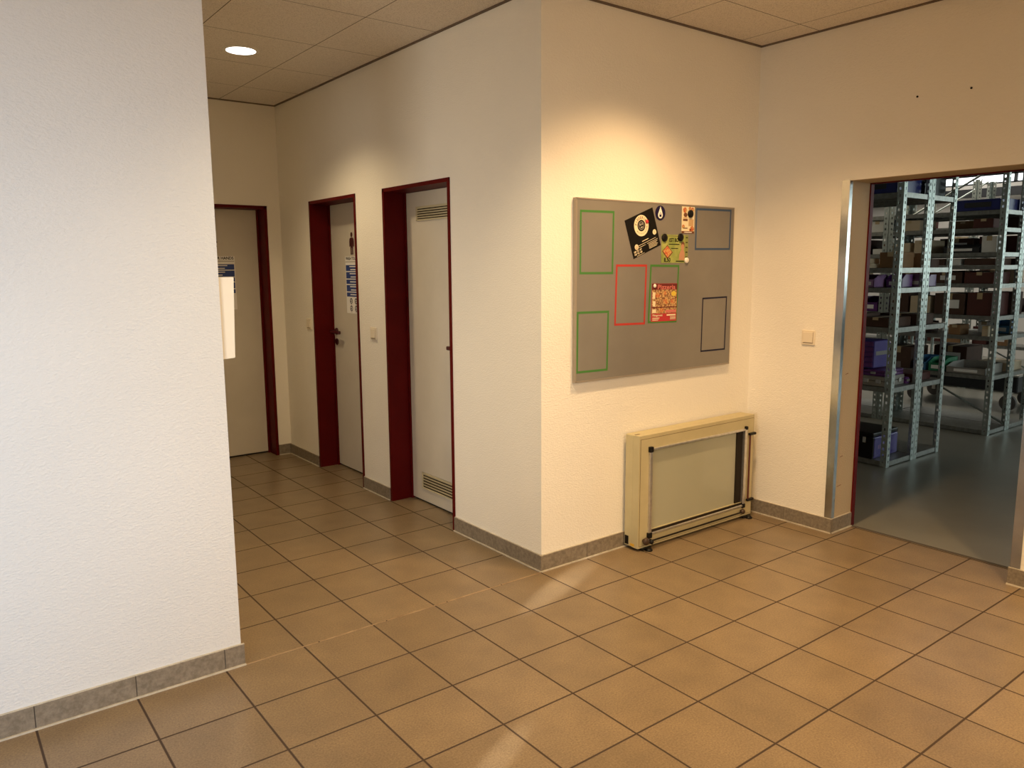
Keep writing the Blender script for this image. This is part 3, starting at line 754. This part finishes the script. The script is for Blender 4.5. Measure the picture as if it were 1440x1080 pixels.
H2a = [0.042, 0.53, 0.875, 1.055, 1.335, 1.495, 1.605, 1.815, 1.965]
H3a = [0.042, 0.55, 0.95, 1.30, 1.62, 1.95]
RY = 0.262
U = {}
def unit(key, label, x0, x1, y0, y1, hs, brace=False):
    shelving_unit(label, x0, x1, y0, y1, hs, brace); U[key] = (x0, x1, y0, y1, hs)
unit('1L', 'nearest grey shelving unit behind the opening, left of the double post', 4.85, 5.268, RY, RY+1.0, H1a)
unit('1R', 'grey shelving unit back to back behind the nearest one, right of double post', 5.275, 5.693, RY, RY+1.0, H1a)
unit('2L', 'grey shelving unit across the narrow aisle, with a long navy bin on top', 6.63, 7.043, RY, RY+1.0, H2a, True)
unit('2R', 'grey shelving unit at the right edge of the opening, back to back', 7.050, 7.463, RY, RY+1.0, H2a)
unit('2Lb', 'grey shelving unit deeper along the aisle behind the one with the long navy bin', 6.63, 7.043, RY+1.006, RY+2.0, H2a)
unit('2Rb', 'rear shelving unit deeper in the second row, facing the far windows', 7.050, 7.463, RY+1.006, RY+2.0, H2a)
unit('3L', 'far shelving unit seen through the second row, nearer its open end', 9.35, 9.75, 0.62, 1.61, H3a, True)
unit('3Lb', 'far shelving unit seen through the second row, in the middle', 9.35, 9.75, 1.62, 2.61, H3a, True)
unit('3Lc', 'far shelving unit seen through the second row, farthest left', 9.35, 9.75, 2.62, 3.61, H3a)

# goods on the shelves
def carton_mesh(w, d, h, m, taped=True):
    """front faces -X; w along Y, d along X"""
    b = MB()
    b.bevbox(0, d, 0, w, 0, h, min(0.004, h*0.1), 1)
    b.cur = 1
    e = 0.0008
    b.box(-e, d+e, w/2-0.0012, w/2+0.0012, h-0.001, h+e)
    return b
NAMES = {'cartonA': 'brown', 'cartonB': 'dark brown', 'cartonC': 'pale tan', 'cartonR': 'dark reddish', 'cartonW': 'white'}
ORD = ['first', 'second', 'third', 'fourth', 'fifth', 'sixth', 'seventh', 'eighth', 'ninth', 'tenth']
UNITWORD = {'1L': 'nearest unit', '1R': 'unit backing the nearest', '2L': 'second row left unit', '2R': 'second row right unit', '2Lb': 'deeper left unit', '2Rb': 'deeper right unit', '3L': 'far row front unit', '3Lb': 'far row middle unit', '3Lc': 'far row last unit'}
def place_label(desc, key, si, n):
    hs = U[key][4]
    sh = 'bottom shelf' if si == 0 else ('top shelf' if si == len(hs)-1 else '%s shelf up' % ORD[si])
    return '%s, %s of %s, %s from its aisle end' % (desc, sh, UNITWORD[key], ORD[n])
def carton(key, si, n, y, w, d, h, mk, tape_on=True, sticker=False, xoff=0.02, flip=False, zoff=0.0, label=None):
    x0, x1, y0, y1, hs = U[key]
    b = MB()
    b.bevbox(0, d, 0, w, 0, h, min(0.003, h*0.1), 1)
    t = b.build('cardboard_box', M[mk])
    t.location = ((x1-xoff-d) if flip else (x0+xoff), y0+y, hs[si]+0.0005+zoff)
    tag(t, label or place_label(NAMES[mk]+' box', key, si, n), 'box', 'boxes on the shelves')
    if tape_on and h > 0.06:
        MB().box(-0.0008, d+0.0008, w/2-0.022, w/2+0.022, h-0.0005, h+0.0008).box(-0.0008, 0, w/2-0.022, w/2+0.022, h*0.72, h).build('packing_tape', M['tape'], t)
    if sticker:
        MB().box(-0.001, 0, w*0.18, w*0.62, h*0.3, h*0.7).build('address_label', M['paper'], t)
    return t
def bin_box(key, si, n, y, w, d, h, mk, colour, xoff=0.01, flip=False, zoff=0.0, front=0.62):
    """open plastic bin: walls, rim, lower front edge, label holder"""
    x0, x1, y0, y1, hs = U[key]
    b = MB(); tk = 0.004; fr = h*front
    b.box(0, d, 0, w, 0, tk)
    b.box(d-tk, d, 0, w, 0, h)
    for ya in (0, w-tk):
        b.add([(0, ya, 0), (d, ya, 0), (d, ya, h), (d*0.35, ya, h), (0, ya, fr), (0, ya+tk, 0), (d, ya+tk, 0), (d, ya+tk, h), (d*0.35, ya+tk, h), (0, ya+tk, fr)],
              [(0,1,2,3,4), (5,6,7,8,9), (0,1,6,5), (1,2,7,6), (2,3,8,7), (3,4,9,8), (4,0,5,9)])
    b.box(0, tk, 0, w, 0, fr)
    b.box(-0.006, tk, 0, w, fr-0.008, fr)
    t = b.build('storage_bin', M[mk])
    t.location = ((x1-xoff-d) if flip else (x0+xoff), y0+y, hs[si]+0.0005+zoff)
    tag(t, place_label(colour+' plastic bin', key, si, n), 'bin', 'plastic bins on the shelves')
    MB().box(-0.003, 0, w*0.2, w*0.8, fr*0.3, fr*0.75).build('label_holder', M['paper'] if mk != 'navybin' else M['bincharcoal'], t)
    return t

# the near units: what the photograph shows
Y0 = 0.06
bin_box('1L', 5, 0, 0.055, 0.40, 0.36, 0.17, 'navybin', 'navy', 0.01)
bin_box('1L', 5, 1, 0.48, 0.40, 0.36, 0.17, 'navybin', 'navy', 0.01)
bin_box('1R', 5, 0, 0.07, 0.16, 0.34, 0.14, 'bincharcoal', 'charcoal', 0.03)
bin_box('1R', 5, 1, 0.26, 0.20, 0.34, 0.16, 'bincharcoal', 'charcoal', 0.03)
carton('1L', 4, 0, 0.06, 0.16, 0.20, 0.115, 'cartonA', xoff=0.14)
carton('1L', 4, 1, 0.24, 0.17, 0.32, 0.030, 'cartonC')
carton('1L', 4, 2, 0.43, 0.20, 0.30, 0.045, 'cartonB')
carton('1L', 4, 3, 0.26, 0.10, 0.20, 0.040, 'cartonC', zoff=0.0305, label='small tan box stacked on flat pale tray, fifth shelf of nearest unit')
bin_box('1L', 3, 0, 0.055, 0.12, 0.16, 0.095, 'purple', 'dark purple', 0.17)
bin_box('1L', 3, 1, 0.195, 0.10, 0.20, 0.095, 'lilac', 'lilac', 0.03)
bin_box('1L', 3, 2, 0.31, 0.10, 0.20, 0.090, 'purple', 'purple', 0.03)
carton('1L', 2, 0, 0.06, 0.20, 0.34, 0.07, 'cartonB')
carton('1L', 2, 1, 0.30, 0.22, 0.34, 0.09, 'cartonB')
carton('1R', 4, 0, 0.05, 0.18, 0.10, 0.11, 'cartonA', xoff=0.05)
carton('1R', 4, 1, 0.05, 0.16, 0.14, 0.06, 'cartonB', xoff=0.17)
bin_box('1R', 3, 0, 0.05, 0.14, 0.07, 0.095, 'lilac', 'lilac', 0.05)
bin_box('1R', 3, 1, 0.05, 0.14, 0.14, 0.090, 'purple', 'purple', 0.14)
carton('1R', 2, 0, 0.05, 0.30, 0.26, 0.08, 'cartonB')
carton('1R', 1, 0, 0.06, 0.20, 0.30, 0.06, 'cartonR')
carton('1R', 1, 1, 0.30, 0.25, 0.30, 0.12, 'cartonB', sticker=True)

# stack on the waist-high shelf of the nearest unit
def tool_case(name, label, loc, w, d, h, mk, latches=2, lid=True):
    t = thing(name, label, 'case', loc, group='tool cases in the nearest unit')
    b = MB(); b.bevbox(0, d, 0, w, 0, h*0.52, 0.006, 2); b.bevbox(0, d, 0, w, h*0.54, h, 0.006, 2); b.build('shell', M[mk], t)
    MB().box(0.004, d-0.004, 0.004, w-0.004, h*0.50, h*0.56).build('gasket', M['seal'], t)
    for k in range(latches):
        y = w*(k+0.5)/latches
        MB().bevbox(-0.008, 0.0, y-0.02, y+0.02, h*0.32, h*0.72, 0.003, 1).build('latch', M['alu'], t)
        MB().bevbox(d*(k+0.5)/latches-0.02, d*(k+0.5)/latches+0.02, -0.008, 0.0, h*0.32, h*0.72, 0.003, 1).build('latch', M['alu'], t)
    return t
zs = 0.6005
tool_case('tool_case', 'grey case with latches on the low shelf of the nearest unit, near the post', (4.875, 0.325, zs), 0.19, 0.30, 0.075, 'greycase')
tool_case('tool_case', 'grey latched case further back beside another grey case, nearest unit', (4.875, 0.525, zs), 0.19, 0.30, 0.075, 'greycase')
tool_case('tool_case', 'flat dark purple case lying on the grey latched case near the post', (4.885, 0.33, zs+0.0755), 0.18, 0.28, 0.045, 'purple', 1)
tool_case('tool_case', 'flat dark purple case on the farther grey case, under drawer cabinet', (4.885, 0.525, zs+0.0755), 0.19, 0.28, 0.055, 'purple', 1)
tool_case('tool_case', 'small purple case at the right of the low shelf beside the double post', (5.205-0.03, 0.31, zs), 0.16, 0.05, 0.05, 'purple', 1)
dc = thing('drawer_cabinet', 'violet drawer cabinet with five dark drawers stacked on purple cases', 'drawer cabinet', (4.885, 0.425, zs+0.1315))
MB().bevbox(0.004, 0.24, 0, 0.26, 0, 0.205, 0.004, 1).build('body', M['violet'], dc)
MB().box(0.03, 0.20, -0.002, 0, 0.095, 0.125).build('side_stripe', M['greycase'], dc)
for k in range(5):
    z = 0.008+k*0.039
    dr = MB().bevbox(-0.006, 0.01, 0.008, 0.252, z, z+0.034, 0.003, 1).build('drawer', M['purple'], dc)
    MB().bevbox(-0.016, -0.006, 0.10, 0.16, z+0.014, z+0.022, 0.003, 1).build('pull', M['lilac'], dr)
# violet transport box on the bottom shelf
vb = thing('transport_box', 'violet-blue box with black front and latches on the bottom shelf of nearest unit', 'box', (4.862, 0.375, 0.0425))
MB().bevbox(0.02, 0.38, 0, 0.38, 0, 0.165, 0.008, 2).build('shell', M['violet'], vb)
MB().bevbox(-0.0, 0.025, 0.002, 0.38, 0, 0.165, 0.006, 2).build('front', M['black'], vb)
MB().bevbox(0.0, 0.38, 0.002, 0.38, 0.166, 0.20, 0.008, 2).build('lid', M['black'], vb)
for y in (0.07, 0.18): MB().bevbox(-0.008, 0.002, y-0.012, y+0.012, 0.12, 0.165, 0.003, 1).build('latch', M['alu'], vb)
MB().box(0.02, 0.37, -0.004, 0.0, 0.022, 0.030).box(0.02, 0.37, -0.004, 0.0, 0.145, 0.153).build('rib', M['violet'], vb)
b = MB()
for i, (u, a, hgt) in enumerate(((0.075, 0.07, 0.03), (0.095, 0.068, 0.035), (0.115, 0.07, 0.03), (0.135, 0.06, 0.05), (0.155, 0.07, 0.03), (0.175, 0.07, 0.04))):
    b.add([(u, -0.0012, a), (u+0.012, -0.0012, a), (u+0.018, -0.0012, a+hgt), (u+0.006, -0.0012, a+hgt)], [(0,1,2,3)])
b.build('lettering', M['lilac'], vb)

# second row, explicit navy bins on top, then cartons
bin_box('2L', 8, 0, 0.05, 0.36, 0.36, 0.10, 'navybin', 'long navy', 0.004, front=0.95)
bin_box('2R', 8, 0, 0.055, 0.34, 0.36, 0.11, 'navybin', 'navy', 0.0, front=0.95)
def fill(key, si, specs):
    """specs: (y, width, depth, height, material, flip)"""
    for n, sp in enumerate(specs):
        y, w, d, h, mk = sp[:5]; flip = len(sp) > 5 and sp[5]
        hs = U[key][4]
        room = (hs[si+1]-hs[si]-0.045) if si+1 < len(hs) else 0.5
        h = min(h, room)
        kind = mk if mk in NAMES else None
        if kind: carton(key, si, n, y, w, d, h, mk, sticker=(n % 3 == 1 and h > 0.09), flip=flip)
        else:
            colour = {'bincharcoal': 'charcoal', 'greenbin': 'green', 'bluebin': 'blue', 'purple': 'purple', 'lilac': 'lilac', 'navybin': 'navy', 'greycase': 'grey'}[mk]
            bin_box(key, si, n, y, w, d, h, mk, colour, flip=flip)
fill('2L', 7, [(0.10, 0.16, 0.30, 0.08, 'cartonR')])
fill('2L', 6, [(0.06, 0.12, 0.20, 0.14, 'cartonW'), (0.19, 0.30, 0.32, 0.08, 'bincharcoal'), (0.62, 0.14, 0.30, 0.12, 'cartonC'), (0.80, 0.16, 0.30, 0.10, 'cartonC')])
fill('2L', 5, [(0.06, 0.25, 0.34, 0.06, 'cartonB'), (0.34, 0.10, 0.32, 0.06, 'cartonW'), (0.48, 0.30, 0.34, 0.06, 'cartonB')])
fill('2L', 4, [(0.06, 0.24, 0.34, 0.10, 'cartonR'), (0.32, 0.30, 0.34, 0.10, 'cartonB'), (0.66, 0.28, 0.34, 0.09, 'cartonR')])
fill('2L', 3, [(0.06, 0.20, 0.36, 0.20, 'cartonR'), (0.28, 0.26, 0.34, 0.19, 'cartonB'), (0.58, 0.18, 0.34, 0.16, 'cartonC'), (0.78, 0.18, 0.34, 0.19, 'cartonB')])
fill('2L', 2, [(0.07, 0.05, 0.20, 0.09, 'cartonC'), (0.30, 0.10, 0.18, 0.09, 'cartonA'), (0.62, 0.22, 0.30, 0.10, 'cartonB')])
fill('2L', 1, [(0.42, 0.13, 0.30, 0.12, 'greenbin'), (0.57, 0.12, 0.30, 0.12, 'bluebin'), (0.06, 0.33, 0.36, 0.09, 'greycase'), (0.72, 0.24, 0.34, 0.20, 'cartonB')])
fill('2R', 7, [(0.05, 0.30, 0.36, 0.10, 'cartonB'), (0.40, 0.25, 0.34, 0.09, 'cartonA')])
fill('2R', 6, [(0.05, 0.32, 0.36, 0.15, 'cartonR'), (0.42, 0.30, 0.34, 0.14, 'cartonB')])
fill('2R', 5, [(0.05, 0.30, 0.20, 0.06, 'cartonB')])
fill('2R', 4, [(0.04, 0.22, 0.17, 0.12, 'cartonC'), (0.30, 0.30, 0.30, 0.11, 'cartonB')])
fill('2R', 3, [(0.04, 0.30, 0.20, 0.20, 'cartonB'), (0.40, 0.26, 0.32, 0.18, 'cartonR')])
fill('2R', 2, [(0.05, 0.14, 0.16, 0.12, 'bluebin'), (0.22, 0.10, 0.30, 0.10, 'cartonW')])
fill('2R', 1, [(0.05, 0.26, 0.34, 0.08, 'cartonC'), (0.40, 0.3, 0.34, 0.2, 'cartonB')])
fill('2Lb', 7, [(0.04, 0.16, 0.30, 0.105, 'cartonW'), (0.24, 0.18, 0.30, 0.095, 'cartonC'), (0.46, 0.22, 0.30, 0.09, 'cartonC')])
carton('2L', 7, 1, 0.72, 0.20, 0.32, 0.095, 'cartonC')
fill('2Lb', 6, [(0.05, 0.10, 0.30, 0.05, 'cartonW'), (0.20, 0.18, 0.30, 0.14, 'cartonB'), (0.45, 0.2, 0.3, 0.12, 'cartonB')])
fill('2Lb', 4, [(0.06, 0.22, 0.30, 0.06, 'cartonC'), (0.32, 0.22, 0.30, 0.09, 'cartonC')])
fill('2Lb', 3, [(0.06, 0.20, 0.30, 0.14, 'purple'), (0.30, 0.22, 0.30, 0.10, 'cartonB')])
fill('2Lb', 2, [(0.06, 0.22, 0.30, 0.08, 'cartonC'), (0.34, 0.2, 0.3, 0.1, 'cartonW')])
fill('2Lb', 1, [(0.05, 0.24, 0.30, 0.20, 'cartonB'), (0.35, 0.2, 0.3, 0.15, 'cartonA')])
for key in ('3L', '3Lb', '3Lc'):
    for si in range(1, 6):
        specs = []; y = 0.06
        while y < 0.80:
            w = rnd.uniform(0.14, 0.30)
            if rnd.random() < 0.72:
                specs.append((y, min(w, 0.94-y), rnd.uniform(0.2, 0.34), rnd.uniform(0.07, 0.22), rnd.choice(['cartonA', 'cartonB', 'cartonC', 'cartonC', 'cartonR', 'cartonW', 'bincharcoal'])))
            y += w+rnd.uniform(0.02, 0.08)
        fill(key, si, specs)

# platform trolley behind the second row
tr = thing('platform_trolley', 'dark platform trolley on grey castors standing behind the second shelving row', 'trolley', (8.05, 0.55, 0))
MB().bevbox(0, 0.62, 0, 1.15, 0.20, 0.36, 0.01, 1).build('deck', M['bincharcoal'], tr)
MB().bevbox(-0.01, 0.63, -0.01, 1.16, 0.361, 0.385, 0.006, 1).build('deck_edge', M['alu'], tr)
b = MB(); b.cyl((0.06, 1.12, 0.385), (0.06, 1.12, 0.95), 0.016, n=12); b.cyl((0.56, 1.12, 0.385), (0.56, 1.12, 0.95), 0.016, n=12); b.cyl((0.05, 1.12, 0.95), (0.57, 1.12, 0.95), 0.016, n=12)
b.build('handle', M['rack'], tr)
for x in (0.07, 0.55):
    for y in (0.10, 1.05):
        c = MB(); c.bevbox(x-0.035, x+0.035, y-0.045, y+0.045, 0.185, 0.2, 0.002, 1); c.box(x-0.03, x-0.026, y-0.02, y+0.02, 0.07, 0.19); c.box(x+0.026, x+0.03, y-0.02, y+0.02, 0.07, 0.19)
        fk = c.build('castor', M['alu'], tr)
        MB().cyl((x-0.02, y, 0.08), (x+0.02, y, 0.08), 0.08, n=28).build('wheel', M['tyre'], fk)

# ------------------------------------------------------------------ lights
def lamp(name, kind, loc, energy, col, target=None, **kw):
    l = bpy.data.lights.new(name, kind); l.energy = energy; l.color = col
    for k, v in kw.items(): setattr(l, k, v)
    o = bpy.data.objects.new(name, l); COL.objects.link(o); o.location = loc
    if target is not None:
        o.rotation_euler = (Vector(target)-Vector(loc)).to_track_quat('-Z', 'Y').to_euler()
    return o
WARM = (1.0, 0.625, 0.29); WARM2 = (1.0, 0.76, 0.44)
def down(x, y, e, col, ang=124, blend=0.75, r=0.07):
    return lamp('downlight', 'SPOT', (x, y, ZC-0.03), e, col, (x, y, 0), spot_size=math.radians(ang), spot_blend=blend, shadow_soft_size=r)
down(2.07, -0.40, 130, WARM)
down(0.83, 2.15, 60, WARM2)
down(0.83, -0.40, 105, WARM2)
down(2.07, -2.2, 130, WARM)
down(0.20, -2.2, 25, WARM)
# added warm fill standing in for the lit room behind the camera
lamp('room_lamps', 'AREA', (0.8, -4.2, 2.70), 105, (1.0, 0.73, 0.44), (0.8, -4.2, 0), shape='RECTANGLE', size=3.5, size_y=2.0)
# daylight from a large window behind and to the left of the camera
lamp('window_daylight', 'AREA', (-2.5, -3.4, 1.2), 11.5, (0.40, 0.69, 1.0), (-1.3, 0.32, 0.8), shape='RECTANGLE', size=1.2, size_y=1.3, spread=math.radians(60))
lamp('window_daylight', 'AREA', (-3.6, -2.6, 1.4), 11, (1.0, 0.92, 0.80), (1.555, 1.5, 1.1), shape='RECTANGLE', size=1.0, size_y=1.5, spread=math.radians(50))  # second, warmer area added as fill to brighten the corridor wall
# low sun slipping through gaps, two short streaks on the floor
SUNC = (1.0, 0.95, 0.85)
lamp('sun_gleam', 'SPOT', (-3.9, -2.0, 1.15), 6500, SUNC, (1.52, 0.13, 0.0), spot_size=math.radians(1.7), spot_blend=1.0, shadow_soft_size=0.01)
lamp('sun_gleam', 'SPOT', (-3.9, -2.9, 1.15), 2600, SUNC, (0.50, -0.75, 0.0), spot_size=math.radians(1.3), spot_blend=0.9, shadow_soft_size=0.01)
# storeroom: daylight from its right side, tube lights above
lamp('storeroom_daylight', 'AREA', (6.2, -4.5, 2.0), 11, (0.86, 1.0, 0.98), (6.2, 0.5, 1.75), shape='RECTANGLE', size=5.0, size_y=0.9, spread=math.radians(70))
lamp('storeroom_tubes', 'AREA', (11.6, 3.2, 4.1), 170, (1.0, 0.95, 0.86), (11.9, 3.2, 0), shape='RECTANGLE', size=1.2, size_y=7.0)
lamp('aisle_tube', 'AREA', (6.05, 2.3, 2.75), 16, (1.0, 0.86, 0.64), (6.35, 2.2, 1.6), shape='RECTANGLE', size=0.12, size_y=3.0)
lamp('aisle_tube', 'AREA', (8.7, 3.2, 3.7), 45, (1.0, 0.92, 0.78), (8.8, 2.9, 0), shape='RECTANGLE', size=0.15, size_y=5.0)

w = bpy.data.worlds.new('world'); SC.world = w; w.use_nodes = True
bg = w.node_tree.nodes['Background']; bg.inputs[0].default_value = (0.75, 0.85, 1.0, 1); bg.inputs[1].default_value = 0.05

# ------------------------------------------------------------------ camera
yaw, pitch, roll = CAMROT = (6.54233168e-01, -1.48308107e-01, -5.96749583e-03)
f = Vector((math.sin(yaw)*math.cos(pitch), math.cos(yaw)*math.cos(pitch), math.sin(pitch)))
r = Vector((math.cos(yaw), -math.sin(yaw), 0)); u = r.cross(f)
r2 = r*math.cos(roll)+u*math.sin(roll); u2 = -r*math.sin(roll)+u*math.cos(roll)
cam = bpy.data.cameras.new('camera'); co = bpy.data.objects.new('camera', cam); COL.objects.link(co)
mw = Matrix((( r2.x, u2.x, -f.x, 0), (r2.y, u2.y, -f.y, 0), (r2.z, u2.z, -f.z, 0), (0, 0, 0, 1)))
mw.translation = Vector((-2.62155591, -8.21095823, 4.86138283))*TILE
co.matrix_world = mw
cam.sensor_fit = 'HORIZONTAL'; cam.sensor_width = 36.0; cam.lens = 36.0*1093.5612/1440; cam.clip_start = 0.05
SC.camera = co
SC.view_settings.view_transform = 'Standard'
SC.view_settings.look = 'None'
SC.view_settings.exposure = 0.0
SC.cycles.max_bounces = 8
SC.cycles.diffuse_bounces = 5
SC.cycles.sample_clamp_indirect = 6
